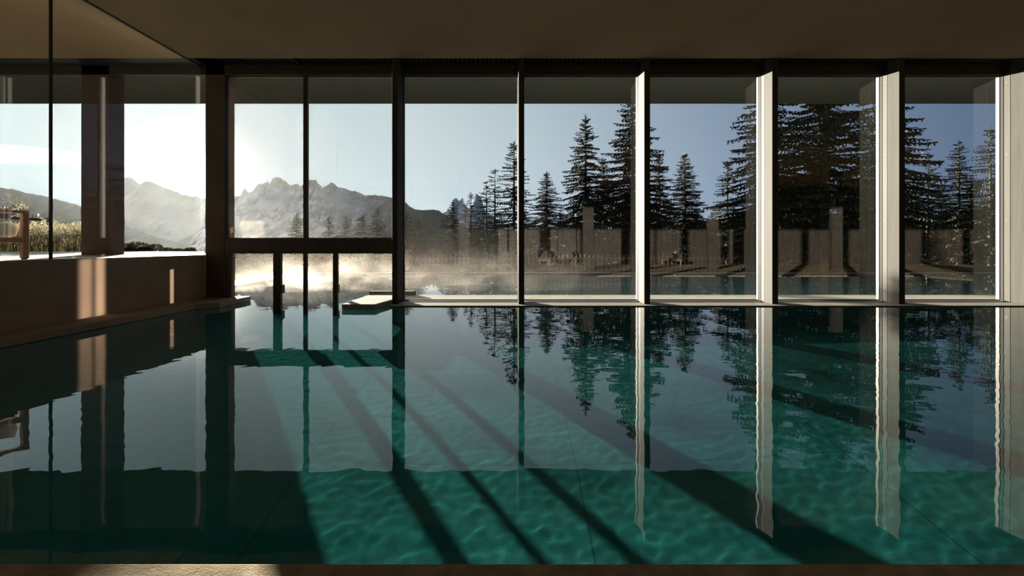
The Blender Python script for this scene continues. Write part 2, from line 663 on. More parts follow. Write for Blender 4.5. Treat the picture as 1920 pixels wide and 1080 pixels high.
# left glass: two frameless panes on the wall, joint in black silicone
wl = empty('window_1', (XW - .1, 7.27, ZT))
struct(wl, 'frameless glass screen standing on the half-height left wall', 'window')
for y0, y1 in ((YB, -2.0), (-1.99, 2.6), (2.61, 7.26), (7.28, YG - .12)):
    MB().box((XW - .106, y0, ZT), (XW - .094, y1, ZC)).build('glass_pane', M['glass_clear'], wl)
MB().box((XW - .115, 7.255, ZT), (XW - .085, 7.285, ZC)).build('glass_joint', M['rubber'], wl)
MB().box((XW - .115, 2.595, ZT), (XW - .085, 2.615, ZC)).build('glass_joint', M['rubber'], wl)
MB().box((XW - .12, YB, ZC - .012), (XW - .08, YG - .1, ZC + .01)).build('top_channel', M['rubber'], wl)

# pillars
mb = MB().box((XW - .0, YG - .10, .004), (-6.05, YG + .30, ZC + .3))
mb.box((-6.05, YG - .07, .004), (-5.93, YG + .1, 1.02))
struct(mb.build('pillar', M['pillar'], bevel=.006), 'dark brown pillar the sun is hiding behind, left of the swim-through', 'pillar')
mb = MB().box((px(152, 10.77), YG - .1, ZT), (px(205, 10.77), YG + .32, ZC + .3))
struct(mb.build('pillar', M['pillar'], bevel=.006), 'broad dark brown pillar standing on the terrace', 'pillar')
MB().box((-24, YF, ZC + .02), (XW, YG, ZC + .3)).build('trim_8', M['blackmetal'])
bpy.data.objects['trim_8']['kind'] = 'structure'
tag(bpy.data.objects['trim_8'], 'black strip above the terrace opening on the left', 'trim')

# ------------------------------------------------------------------ mullions
fx = [-2.41, .129, 2.657, 5.229, 7.779, 10.33, 12.88, 15.43, 17.98]
where = ['at the right of the swim-through doorway', 'dark, nearest the middle of the window front', 'with narrow sunlit side, third from the right',
         'right of the window holding the gap between the spruces', 'right of the widest dark spruce', 'cut by the right edge of the view',
         'first one beyond the right edge of the view', 'second one beyond the right edge of the view', 'last one before the solid wall at the right']
for i, x in enumerate(fx):
    r = empty('mullion', (x + .06, YF + .15, .02))
    struct(r, 'tall steel mullion fin ' + where[i], 'mullion')
    wdt = .118 if i else .108
    MB().box((x, YF, .02), (x + wdt, YF + .32, ZC + .15)).build('fin', M['fin'], r, bevel=.003)
    MB().box((x + .02, YF + .32, .02), (x + wdt, YF + .335, ZC)).build('joint', M['rubber'], r)
    jm = MB().box((x + .004, YF + .335, .02), (x + wdt, YF + .48, ZH + .02)).build('jamb', M['jamb'], r, bevel=.002)
    if i:
        gb = MB()
        for k in range(4):
            gb.box((x - .004 - .004 * (k % 2), YF + .48 + k * .028, .04), (x + wdt * .9, YF + .48 + k * .028 + .019, ZH))
        gb.build('glazing_bead', M['jamb'], r)
        sb = MB()
        for z in (.30, 1.74, 3.1, 4.6):
            MB().lathe((x + .004, YF + .41, z), [(.007, 0), (.007, -.004)], 10, 'X').build('screw', M['screw'], jm)
    else:
        MB().box((x + .006, YF + .48, .02), (x + wdt, YG + .08, ZH)).build('outer_frame', M['bronze'], r)

# ------------------------------------------------------------------ windows of the long front
def fixed_window(idx, x0, x1, z0, z1, label, sill=True):
    r = empty('window_%d' % idx, ((x0 + x1) / 2, YG, z0))
    struct(r, label, 'window')
    fr = MB()
    t = .035
    fr.box((x0, YG - .03, z0), (x1, YG + .05, z0 + .022))
    fr.box((x0, YG - .03, z1 - .02), (x1, YG + .05, z1))
    fr.box((x0, YG - .03, z0), (x0 + t * .4, YG + .05, z1))
    fr.box((x1 - t * .4, YG - .03, z0), (x1, YG + .05, z1))
    fr.build('window_frame', M['bronze'], r)
    MB().box((x0 + .01, YG, z0 + .01), (x1 - .01, YG + .012, z1 - .01)).build('glass_pane', M['glass'], r)
    return r


wlab = ['tall pane just right of the doorway, mountains and steam in view', 'tall pane with the tall thin spruce in view',
        'tall pane with the gap of sky between the spruces', 'tall pane filled by the widest dark spruce',
        'tall pane second from the right edge with blue sky over spruces', 'tall pane cut by the right edge of the view',
        'tall pane just outside the view to the right', 'last tall pane before the solid wall at the right']
for i in range(8):
    x0 = fx[i] + .115
    x1 = fx[i + 1]
    fixed_window(2 + i, x0, x1, .03, ZH, wlab[i])

# upper window over the swim-through, transom, door leaves
TR0, TR1 = pz(475.5, YG), pz(448, YG)
mb = MB().box((-6.08, YG - .09, TR0), (-2.41, YG + .1, TR1))
struct(mb.build('trim_9', M['bronze'], bevel=.004), 'dark steel transom beam across the swim-through doorway', 'transom')
xm = px(573.5, YG)
fixed_window(10, -6.05, xm - .03, TR1, ZH, 'upper window left of the thin bar above the swim-through')
fixed_window(11, xm + .03, -2.41, TR1, ZH, 'upper window right of the thin bar above the swim-through')
mb = MB().box((xm - .033, YG - .06, TR1), (xm + .033, YG + .06, ZH))
struct(mb.build('trim_10', M['bronze'], bevel=.003), 'thin dark bar between the two upper windows', 'mullion')

dr = empty('door_1', (px(573, 10.9), YG, 0))
struct(dr, 'swim-through doorway with three slim posts standing in the water', 'door')
for a, b, dpt in ((514, 528, .10), (569.5, 576.5, .07), (625, 634, .08)):
    MB().box((px(a, YG), YG - dpt / 2, DEPTH), (px(b, YG), YG + dpt / 2, TR0)).build('post', M['bronze'], dr, bevel=.003)
for a, b in ((528, 534.5), (633.5, 637.5)):
    MB().box((px(a, 10.95), YG - .07, pz(549, 10.95)), (px(b, 10.95), YG + .07, pz(533, 10.95))).build('door_lock', M['bronze'], dr, bevel=.004)
xa = [-5.93, px(514, YG), px(528, YG), px(569.5, YG), px(576.5, YG), px(625, YG), px(634, YG), -2.41]
for k in (0, 6):
    MB().box((xa[k] + .01, YG - .005, .06), (xa[k + 1] - .01, YG + .005, TR0)).build('glass_pane', M['glass_clear'], dr)

# area lamps added in place of sunlight bounced off the door glass
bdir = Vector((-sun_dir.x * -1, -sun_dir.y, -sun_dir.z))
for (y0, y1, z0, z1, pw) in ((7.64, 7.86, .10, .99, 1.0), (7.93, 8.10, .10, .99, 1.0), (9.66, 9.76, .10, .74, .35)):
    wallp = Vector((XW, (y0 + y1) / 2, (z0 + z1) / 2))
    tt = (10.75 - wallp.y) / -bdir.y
    L = bpy.data.lights.new('added_glint_lamp', 'AREA')
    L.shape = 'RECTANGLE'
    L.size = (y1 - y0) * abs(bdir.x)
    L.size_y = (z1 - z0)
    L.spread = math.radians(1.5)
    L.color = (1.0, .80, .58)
    L.energy = GLINT_LAMP * pw
    lo = bpy.data.objects.new('added_glint_lamp', L)
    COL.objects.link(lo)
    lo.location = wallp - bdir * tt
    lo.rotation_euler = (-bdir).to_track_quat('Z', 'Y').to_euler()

# ventilation grilles in the recess above each bay
bays = [(XW + .42, xm - .05), (xm + .05, fx[0])] + [(fx[i] + .13, fx[i + 1]) for i in range(5)] + [(fx[5] + .13, 12.85)]
glab = ['left part of the doorway bay', 'right part of the doorway bay', 'bay right of the doorway', 'bay with the tall thin spruce',
        'bay with the gap of sky', 'bay with the widest spruce', 'second bay from the right', 'bay at the right edge']
for (a, b), lb in zip(bays, glab):
    r = empty('ventilation_grille', ((a + b) / 2, YF + .25, ZC))
    tag(r, 'black ventilation grille above the ' + lb, 'grille', 'grilles in the dark recess above the windows')
    g = MB()
    n = int((b - a) / .09)
    for k in range(n):
        x = a + (k + .5) * (b - a) / n
        g.box((x - .006, YF + .10, ZC + .02), (x + .006, YG - .12, ZC + .13))
    g.build('blades', M['grille'], r)
    f = MB().box((a, YF + .06, ZC + .02), (b, YF + .1, ZC + .16)).box((a, YG - .14, ZC + .02), (b, YG - .1, ZC + .16))
    f.build('grille_frame', M['blackmetal'], r)

# ------------------------------------------------------------------ terrace and furniture behind the left glass
mb = MB().prism([(XW - .2, YB), (XW - .2, YG + .1), (-6.55, YG + .12), (-9.7, 16.1), (-30, 16.1), (-30, YB)], .012, ZT)
struct(mb.build('terrace', M['terrace'], bevel=.01), 'pale stone terrace outside the left glass screen', 'terrace')

# wooden armchair, its corner post toward the camera side
A = Vector((-6.97, 7.32, ZT))         # visible corner post
e1 = Vector((-.30, -.95, 0)).normalized()   # along the arm towards the left of view
e2 = Vector((-.95, .30, 0)).normalized()
ch = empty('armchair', tuple(A + (e1 + e2) * .4))
tag(ch, 'teak armchair with pale seat cushion on the terrace, cut by the left edge', 'armchair')


def P(a, b, z):
    q = A + e1 * a + e2 * b
    return (q.x, q.y, ZT + z)


WA, DA = .80, .82
for a, b in ((0, 0), (WA, 0), (0, DA), (WA, DA)):
    MB().bar(P(a, b, 0.015), P(a, b, .655), .075, .075, up=tuple(e1)).build('leg', M['teak'], ch, bevel=.005)
    MB().bar(P(a, b, 0.0), P(a, b, .02), .05, .05, up=tuple(e1)).build('foot', M['rubber'], ch)
for b in (0, DA):
    MB().bar(P(-.037, b, .675), P(WA + .04, b, .675), .085, .042).build('armrest', M['teak'], ch, bevel=.005)
sr = MB()
for b in (0, DA):
    sr.bar(P(.0, b, .275), P(WA, b, .275), .04, .07)
for a in (0, WA):
    sr.bar(P(a, 0, .275), P(a, DA, .275), .04, .07)
for k in range(7):
    sr.bar(P(.05, .1 + k * .1, .30), P(WA - .05, .1 + k * .1, .30), .05, .015)
sr.build('seat_frame', M['teak'], ch, bevel=.003)
br_ = MB().bar(P(WA, 0, .66), P(WA, DA, .66), .04, .09)
for k in range(6):
    br_.bar(P(WA, .1 + k * .125, .3), P(WA, .1 + k * .125, .65), .05, .02, up=tuple(e1))
br_.build('backrest', M['teak'], ch, bevel=.003)


def cushion(name, c, sx, sy, sz, ax, ay, parent, mat=None):
    bm = bmesh.new()
    bmesh.ops.create_cube(bm, size=1)
    bmesh.ops.subdivide_edges(bm, edges=bm.edges[:], cuts=5, use_grid_fill=True)
    mbx = MB()
    az_ = ax.cross(ay)
    if az_.z < 0:
        az_ = -az_
    idx = {}
    for v_ in bm.verts:
        x_, y_, z_ = v_.co * 2
        k = 1 - .12 * (abs(x_) ** 4 * .5 + abs(y_) ** 4 * .5)
        rr = 1 - .06 * abs(z_) ** 3
        q = c + ax * (x_ * sx / 2 * rr) + ay * (y_ * sy / 2 * rr) + az_ * (z_ * sz / 2 * k)
        idx[v_] = len(mbx.v)
        mbx.v.append(tuple(q))
    for f_ in bm.faces:
        mbx.f.append(tuple(idx[v_] for v_ in f_.verts))
    bm.free()
    return mbx.build(name, mat or M['cushion'], parent, smooth=True)


cushion('seat_cushion', Vector(P(WA / 2, DA / 2, .42)), .70, .72, .22, e1, e2, ch)
cushion('back_cushion', Vector(P(WA - .10, DA / 2, .72)), .16, .66, .42, e1, e2, ch)

# low dining table behind the chair
tz = pz(407, 9.2)
tx1 = px(78, 9.75)
tb = empty('table', (tx1 - .9, 9.2, ZT))
tag(tb, 'dark slim-topped table on the terrace behind the armchair', 'table')
MB().box((tx1 - 1.9, 8.8, tz - .045), (tx1, 9.75, tz)).build('table_top', M['tabletop'], tb, bevel=.004)
for x in (tx1 - 1.8, tx1 - .75):
    for y in (8.9, 9.65):
        MB().box((x - .03, y - .03, ZT), (x + .03, y + .03, tz - .045)).build('leg', M['teak'], tb)
# cup at the table's end
mb = MB().lathe((tx1 - .05, 9.68, tz), [(.028, 0), (.038, .02), (.042, .085), (.038, .085), (.034, .02)], 18)
tag(mb.build('cup', M['candle'], smooth=True), 'small white cup at the right end of the dark terrace table', 'cup')
# bowl with dry leafy branches
bw = empty('planter_bowl', (tx1 - .22, 9.25, tz))
tag(bw, 'low bowl of dry branches and leaves on the terrace table, above the armchair arm', 'planter')
MB().lathe((tx1 - .22, 9.25, tz), [(.09, 0), (.17, .05), (.20, .11), (.19, .11), (.15, .06)], 22).build('bowl', M['teak'], bw, smooth=True)
rng = random.Random(4)
tw = MB()
lf = MB()
for k in range(12):
    a = rng.uniform(0, 2 * math.pi)
    L = rng.uniform(.2, .5)
    p0 = Vector((tx1 - .22, 9.25, tz + .08))
    pts = [p0]
    dv = Vector((math.cos(a), math.sin(a) * .5, rng.uniform(.25, .9))).normalized()
    for s in range(4):
        dv = (dv + Vector((rng.uniform(-.2, .2), rng.uniform(-.2, .2), rng.uniform(-.1, .2)))).normalized()
        pts.append(pts[-1] + dv * L / 4)
    tw.tube(pts, [.007, .006, .005, .004, .002], 5)
    for s in range(26):
        q = pts[rng.randint(1, 4)] + Vector((rng.uniform(-.07, .07), rng.uniform(-.07, .07), rng.uniform(-.05, .05))) - Vector((0, 0, .06))
        d1 = Vector((rng.uniform(-1, 1), rng.uniform(-1, 1), rng.uniform(-1, 1))).normalized() * .022
        d2 = Vector((rng.uniform(-1, 1), rng.uniform(-1, 1), rng.uniform(-1, 1))).normalized() * .012
        n = len(lf.v)
        lf.v += [tuple(q - d1), tuple(q + d2), tuple(q + d1), tuple(q - d2)]
        lf.f.append((n, n + 1, n + 2, n + 3))
tw.build('branches', M['trunk'], bw)
lf.build('leaves', M['plume'], bw)

# ------------------------------------------------------------------ planting beyond the terrace
mb = MB().prism([(-9.7, 16.12), (-11.9, 19.6), (-34, 19.6), (-34, 16.12)], .012, ZT - .05)
struct(mb.build('planting_bed', M['ground']), 'dark soil bed beyond the terrace edge', 'ground')


def blades(mb, x, y, z, h, lean, wd, rng, seg=4):
    a = rng.uniform(0, 2 * math.pi)
    d = Vector((math.cos(a), math.sin(a), 0)) * lean
    s = Vector((-math.sin(a), math.cos(a), 0)) * wd
    s = Vector((wd, wd * .3, 0))
    n = len(mb.v)
    for i in range(seg + 1):
        t = i / seg
        c = Vector((x, y, z)) + Vector((0, 0, h * t)) + d * (t * t) * h
        wv = s * (1 - t * .85)
        mb.v += [tuple(c - wv), tuple(c + wv)]
    for i in range(seg):
        k = n + 2 * i
        mb.f.append((k, k + 1, k + 3, k + 2))
    return Vector((x, y, z + h)) + d * h


rng = random.Random(11)
gs = MB()
pl = MB()
for k in range(2300):
    y = rng.uniform(16.4, 19.3)
    x = rng.uniform(-26, -13.2 - (y - 16.4) * .75)
    clump = noise.noise((x * 1.3, y * 1.3, 0))
    h = rng.uniform(.55, 1.0) * (1 + .35 * clump)
    tip = blades(gs, x, y, ZT - .06, h, rng.uniform(.03, .4), .006, rng)
    for s in range(20):
        q = tip + Vector((rng.gauss(0, .05), rng.gauss(0, .05), rng.uniform(-.30, .07)))
        a = rng.uniform(0, 6.28)
        d1 = Vector((math.cos(a) * .6, .1, math.sin(a))).normalized() * rng.uniform(.012, .03)
        d2 = Vector((d1.z, 0, -d1.x)) * .45
        n = len(pl.v)
        pl.v += [tuple(q - d1), tuple(q + d2), tuple(q + d1), tuple(q - d2)]
        pl.f.append((n, n + 1, n + 2, n + 3))
gr = empty('meadow_grass', (-18, 17.5, ZT - .05))
tag(gr, 'tall backlit flowering grass beyond the terrace at the far left', 'grass', kind='stuff')
gs.build('stems', M['grass'], gr)
pl.build('seed_heads', M['plume'], gr)


def leaf_cloud(mb, c, r, n, size, rng, low=.0):
    for k in range(n):
        a = rng.uniform(0, 6.283)
        el = math.asin(rng.uniform(-.2, 1))
        rr = rng.uniform(.55, 1.0) ** .5
        q = Vector((c[0] + r[0] * rr * math.cos(a) * math.cos(el), c[1] + r[1] * rr * math.sin(a) * math.cos(el), c[2] + r[2] * rr * math.sin(el)))
        d1 = Vector((rng.gauss(0, 1), rng.gauss(0, 1), rng.gauss(0, 1))).normalized() * size * rng.uniform(.6, 1.3)
        d2 = d1.cross(Vector((rng.gauss(0, 1), rng.gauss(0, 1), rng.gauss(0, 1)))).normalized() * size * .45
        n0 = len(mb.v)
        mb.v += [tuple(q - d1), tuple(q + d2), tuple(q + d1), tuple(q - d2)]
        mb.f.append((n0, n0 + 1, n0 + 2, n0 + 3))


rng = random.Random(5)
shr = [(214, 464, 17.2, .26), (228, 455, 17.6, .42), (243, 462, 17.4, .30), (258, 452, 18.2, .40), (272, 462, 17.5, .24), (290, 457, 18.4, .32),
       (312, 464, 18.8, .22), (333, 466, 18.9, .18), (357, 464, 18.9, .2)]
sl_ = ['nearest the broad pillar', 'with the pale crown right of the broad pillar', 'low and flat in a gap', 'tallest of the row',
       'small one behind the tallest', 'dark and pointed', 'small, in the sun haze', 'lowest, close to the sun haze', 'closest to the sunlit pillar']
for (x, y, D, rr), t_ in zip(shr, sl_):
    X = px(x, D)
    r = empty('shrub', (X, D, ZT - .05))
    tag(r, 'low leafy shrub on the terrace bed, ' + t_, 'shrub', 'low shrubs along the terrace bed')
    h = pz(y, D) - (ZT - .05)
    f = MB()
    leaf_cloud(f, (X, D, ZT - .05 + h * .35), (rr, rr, h * .65), 500, .035, rng)
    f.build('foliage', M['shrub'], r)
    s = MB()
    for k in range(5):
        a = k * 1.26
        s.tube([(X, D, ZT - .06), (X + rr * .3 * math.cos(a), D + rr * .3 * math.sin(a), ZT - .05 + h * .4), (X + rr * .55 * math.cos(a), D + rr * .5 * math.sin(a), ZT - .05 + h * .8)], [.012, .008, .004], 5)
    s.build('stems', M['trunk'], r)

# ------------------------------------------------------------------ terrain
def terrain(X, Y):
    d = max(0, Y - 30)
    z = .04 - d * .045 - (d ** 1.6) * .006
    z += .35 * noise.noise((X * .12, Y * .12, 0)) * min(1, d / 6)
    return max(z, -60 - Y * .02)


tx = grid_coords([(-700, -120, 40), (-120, -40, 8), (-40, 60, 2), (60, 140, 8), (140, 700, 40)])
ty = grid_coords([(22.45, 60, 1.2), (60, 160, 6), (160, 1200, 60)])
vs = [(float(x), float(y), terrain(x, y)) for y in ty for x in tx]
nx = len(tx)
fs = [(j * nx + i, j * nx + i + 1, (j + 1) * nx + i + 1, (j + 1) * nx + i) for j in range(len(ty) - 1) for i in range(nx - 1)]
me = bpy.data.meshes.new('ground')
me.from_pydata(vs, [], fs)
me.polygons.foreach_set('use_smooth', [True] * len(fs))
me.materials.append(M['ground'])
gd = bpy.data.objects.new('ground', me)
COL.objects.link(gd)
struct(gd, 'dark mountain meadow falling away beyond the outdoor pool', 'ground')
mb = MB().prism([(-9.0, 12.3), (-9.0, 22.45), (-60, 22.6), (-60, 19.5), (-11.9, 19.5), (-9.6, 16.0), (-6.6, 11.1), (-5.95, 11.1), (-6.6, 12.3)], .012, .06)
struct(mb.build('lawn', M['shore']), 'pale ground beside the outdoor pool left of the steam', 'ground')

# ------------------------------------------------------------------ mountains
def mountain(name, prof, D, depth, mat, label, drop=420, seed=0, jag=4, rough=1.0):
    prof = sorted(prof)
    X0, X1 = prof[0][0], prof[-1][0]
    n = int((X1 - X0) / 1.6) + 1
    rows = 46
    vs = []
    fs = []
    pxs = np.linspace(X0, X1, n)
    pys = np.interp(pxs, [p[0] for p in prof], [p[1] for p in prof])
    ker = np.hanning(61)
    soft = np.convolve(np.pad(pys, 30, mode='edge'), ker / ker.sum(), mode='valid') + 6
    for j in range(rows + 1):
        t = j / rows
        wt = min(1.0, t * 5)
        for i in range(n):
            jit = noise.fractal((pxs[i] * .11, seed, 0), 1.0, 2.2, 4) * jag * .55
            top = pz(pys[i] * (1 - wt) + soft[i] * wt + jit * (1 - wt), D)
            x = px(pxs[i], D)
            # ribs and gullies run down the face
            rib = noise.fractal((x / D * 26 + 3 * t, t * 3, seed + 5), 1.0, 2.1, 5)
            back = depth * (t + .10 * rib * min(1, t * 6) * rough)
            zz = top - (top + drop) * (t ** .85)
            zz += 0.055 * D * .5 * noise.fractal((x / D * 40, t * 9, seed + 9), 1, 2.1, 5) * min(1, t * 5) * (1 - t) * rough
            zz = min(zz, top + (0 if t == 0 else -t * .02 * D))
            vs.append((x * (1 - .12 * t), D - back, zz))
    for j in range(rows):
        for i in range(n - 1):
            a = j * n + i
            fs.append((a, a + n, a + n + 1, a + 1))
    # back side, so the ridge is a body and not a sheet
    b0 = len(vs)
    for i in range(n):
        vs.append((vs[i][0], D + depth * .8, -drop))
    for i in range(n - 1):
        fs.append((i, i + 1, b0 + i + 1, b0 + i))
    me = bpy.data.meshes.new(name)
    me.from_pydata(vs, [], fs)
    me.materials.append(mat)
    o = bpy.data.objects.new(name, me)
    COL.objects.link(o)
    struct(o, label, 'mountain')
    return o


mountain('mountain', [(120, 470), (160, 432), (190, 400), (206, 378), (214, 366), (221, 357), (227, 340), (236, 333), (246, 333), (252, 338), (262, 346), (268, 341), (277, 339), (286, 342), (297, 347), (312, 353), (335, 361), (352, 367), (380, 371), (400, 380), (440, 400), (480, 430)],
         3600, 1900, M['rock_pale'], 'double-headed pale rock mountain left of the sun', seed=3, rough=.35)
mountain('mountain', [(396, 470), (402, 400), (408, 389), (420, 384), (430, 374), (441, 369), (453, 366), (456, 357), (459, 354), (464, 359), (474, 359), (480, 349), (486, 345), (494, 345), (501, 340), (505, 345), (511, 336), (519, 331), (528, 335), (537, 341), (545, 348), (551, 346), (556, 344), (563, 350), (568, 346), (574, 338),
         (592, 337), (596, 345), (606, 351), (613, 348), (621, 342), (629, 346), (633, 351), (643, 352), (655, 357), (668, 359), (684, 366), (700, 366), (715, 367), (735, 370), (750, 373), (775, 400), (840, 440), (900, 470)],
         3000, 1700, M['rock_snow'], 'long jagged rock massif with snow traces between the pillars', seed=7, rough=.4)
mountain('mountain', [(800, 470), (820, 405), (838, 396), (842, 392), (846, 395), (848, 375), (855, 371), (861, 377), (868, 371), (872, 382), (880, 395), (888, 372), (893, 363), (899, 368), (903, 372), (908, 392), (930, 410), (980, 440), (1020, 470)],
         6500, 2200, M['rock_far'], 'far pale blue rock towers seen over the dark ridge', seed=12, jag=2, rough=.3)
mountain('ridge', [(560, 470), (660, 430), (700, 392), (735, 372), (752, 373), (760, 379), (768, 387), (780, 393), (795, 394), (812, 393), (822, 395), (835, 403), (870, 425), (930, 445), (1000, 458), (1300, 470)],
         1900, 1000, M['forest'], 'dark wooded ridge descending behind the pane right of the doorway', drop=200, seed=21, jag=2, rough=.5)
mountain('hill', [(-260, 330), (-120, 338), (0, 352), (25, 355), (50, 362), (80, 367), (105, 374), (130, 380), (152, 387), (205, 412), (290, 445), (420, 470)],
         900, 560, M['forest'], 'wooded hillside behind the grass at the far left', drop=80, seed=33, jag=3, rough=.4)

mountain('wooded_slope', [(800, 470), (850, 448), (930, 436), (1010, 428), (1100, 420), (1200, 425), (1330, 412), (1450, 405), (1600, 398), (1750, 404), (1900, 395), (2100, 400), (2400, 410), (2700, 430)],
         210, 110, M['forest'], 'dark wooded slope closing the view between the spruces on the right', drop=24, seed=41, jag=5, rough=.3)


# ------------------------------------------------------------------ spruces
def spruce(seed, H=10.0, R=1.9, step=.27, droop=.30, sparse=1.0, bare=.10):
    rng = random.Random(seed)
    V = []
    Fc = []

    def quad(q, d1, d2):
        n = len(V)
        V.extend([tuple(q), tuple(q + d1 * .4 + d2), tuple(q + d1), tuple(q + d1 * .4 - d2)])
        Fc.append((n, n + 1, n + 2, n + 3))
    z = H * bare
    while z < H * .985:
        f = z / H
        prof = (1 - f) ** .86 * (1 - .35 * max(0, .18 - f) / .18)
        nb = rng.randint(5, 7) if f < .9 else 4
        a0 = rng.uniform(0, 6.28)
        for b in range(nb):
            if rng.random() > sparse:
                continue
            a = a0 + b * 6.283 / nb + rng.uniform(-.3, .3)
            L = R * prof * rng.uniform(.50, 1.18) + .10
            dr_ = droop * rng.uniform(.6, 1.5)
            out = Vector((math.cos(a), math.sin(a), 0))
            side = Vector((-math.sin(a), math.cos(a), 0))
            zz = z + rng.uniform(-.16, .16)
            up = .45 if f > .8 else .12 if f > .5 else -.05
            k = max(3, int(L / .115))
            for s in range(k + 1):
                t = s / k
                h = zz + L * (up * t - dr_ * 1.3 * t * t + dr_ * .75 * t ** 3)
                c = out * (L * t) + Vector((0, 0, h))
                # bough itself
                if s:
                    quad(prev, (c - prev) * 1.15, side * .018)
                prev = c
                w_ = (.34 * L * (1 - t) ** .7 * (t + .25) * 1.3 + .09) * rng.uniform(.75, 1.2)
                for sg in (-1, 1):
                    d1 = (side * sg * 1.0 + out * .75 + Vector((0, 0, -rng.uniform(.15, .65)))).normalized() * w_
                    quad(c, d1, out * .035 + Vector((0, 0, .022)))
                    if w_ > .2:
                        m_ = c + d1 * .5
                        for q_ in range(2):
                            d3 = (d1.normalized() + Vector((rng.uniform(-.7, .7), rng.uniform(-.7, .7), -rng.uniform(.3, 1.0)))).normalized() * w_ * .5
                            quad(m_, d3, side * .02 + Vector((0, 0, .02)))
                # hanging twig
                d1 = Vector((rng.uniform(-.25, .25), rng.uniform(-.25, .25), -1)).normalized() * min(.28, .10 + L * .09) * rng.uniform(.6, 1.2)
                quad(c, d1, side * .02 + out * .02)
        z += step * (1.0 - .35 * f) * rng.uniform(.8, 1.2)
    # leader
    for k in range(10):
        a = k * 2.4
        quad(Vector((0, 0, H * (.975 + .0028 * k))), Vector((math.cos(a) * .09, math.sin(a) * .09, .10)), Vector((.012, .012, 0)))
    quad(Vector((0, 0, H * .96)), Vector((0, 0, H * .05)), Vector((.02, .02, 0)))
    me = bpy.data.meshes.new('spruce_foliage')
    me.from_pydata(V, [], Fc)
    tr = MB().tube([(0, 0, -.3), (0.0, .0, H * .3), (0, 0, H * .7), (0, 0, H * .98)], [.17, .13, .06, .012], 8)
    m2 = bpy.data.meshes.new('spruce_trunk')
    m2.from_pydata(tr.v, [], tr.f)
    m2.materials.append(M['trunk'])
    return me, m2, H, R


protos = [spruce(1), spruce(2, droop=.42, step=.24, R=2.2), spruce(3, R=1.5, droop=.22, sparse=.8, step=.30),
          spruce(4, R=2.4, droop=.34, step=.21), spruce(5, R=1.35, droop=.15, sparse=.55, step=.36)]
for p in protos:
    p[0].materials.append(M['spruce'])
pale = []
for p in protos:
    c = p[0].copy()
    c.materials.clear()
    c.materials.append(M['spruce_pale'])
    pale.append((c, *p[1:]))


def tree(x, ytip, D, hw, pi, label, col=0, rot=None, zb=None):
    """x, ytip: where the tip stands; hw: half width of the crown in photo px"""
    X = px(x, D)
    zt = pz(ytip, D)
    z0 = (terrain(X, D) - .1) if zb is None else zb
    fm, tm, H, R = (pale if col else protos)[pi]
    r = empty('spruce', (X, D, z0), rot if rot is not None else (x * .7) % 6.28)
    s = (zt - z0) / H
    sxy = hw * 1.5 * D / F / R
    tag(r, label, 'tree', 'spruces beyond the outdoor pool')
    for nm, me_, sc in (('foliage', fm, (sxy, sxy, s)), ('trunk', tm, (s, s, s))):
        o = bpy.data.objects.new(nm, me_)
        COL.objects.link(o)
        o.parent = r
        o.scale = sc
    return r


T = [
 (556, 402, 44, 24, 0, 'small hazy spruce just left of the thin bar in the upper window', 0),
 (617, 405, 44, 20, 2, 'thin hazy spruce right of the thin bar in the upper window', 0),
 (648, 404, 43, 20, 2, 'thin dark spruce second right of the thin bar in the upper window', 0),
 (679, 400, 41, 24, 0, 'spruce with wide low boughs left of the green one in the upper window', 0),
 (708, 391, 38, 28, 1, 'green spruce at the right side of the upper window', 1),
 (763, 396, 34, 36, 3, 'bushy spruce at the left edge of the pane right of the doorway', 0),
 (784, 412, 37, 28, 0, 'low spruce second in the pane right of the doorway', 0),
 (807, 430, 52, 18, 2, 'smallest thin spruce below the dark ridge', 0),
 (849, 377, 38, 32, 3, 'dark spruce in front of the far rock towers', 0),
 (872, 380, 44, 18, 2, 'slim spruce between two darker ones by the rock towers', 0),
 (883, 361, 42, 22, 2, 'slim pointed spruce right of the far rock towers', 0),
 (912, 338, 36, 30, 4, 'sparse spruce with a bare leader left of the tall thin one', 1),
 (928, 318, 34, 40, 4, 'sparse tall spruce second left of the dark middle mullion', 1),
 (964, 266, 32, 46, 2, 'tall spruce half hidden by the dark middle mullion', 0),
 (1025, 322, 34, 44, 3, 'regular conical spruce standing alone right of the middle mullion', 0),
 (1098, 217, 31, 56, 1, 'tall open-branched spruce with drooping boughs in the middle pane', 0),
 (1131, 293, 36, 34, 0, 'shorter spruce between the two tallest ones', 0),
 (1186, 172, 29, 78, 3, 'broad tall spruce behind the mullion with the narrow sunlit side', 0),
 (1236, 290, 38, 34, 0, 'dark spruce against the right flank of the broad tall one', 0),
 (1284, 286, 34, 46, 3, 'conical spruce alone against the sky in the pane with the gap', 0),
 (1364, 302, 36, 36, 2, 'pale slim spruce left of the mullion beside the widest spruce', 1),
 (1440, 100, 24, 92, 1, 'giant spruce whose drooping boughs reach into the gap of sky', 0),
 (1545, 60, 21, 110, 3, 'widest and darkest spruce filling a whole pane', 0),
 (1655, 90, 22, 92, 1, 'giant spruce whose boughs reach right past the lit mullion', 0),
 (1740, 286, 32, 36, 4, 'small thin spruce under the boughs of the giant right one', 0),
 (1798, 264, 31, 42, 0, 'rounded spruce alone in the sky of the second pane from the right', 0),
 (1857, 237, 29, 46, 2, 'pointed spruce beside the last lit mullion', 0),
 (1905, 225, 30, 56, 3, 'dark spruce partly behind the mullion at the right edge', 0),
]
for x, y, D, hw, pi, lb, c in T:
    tree(x, y, D, hw, pi, lb, c)
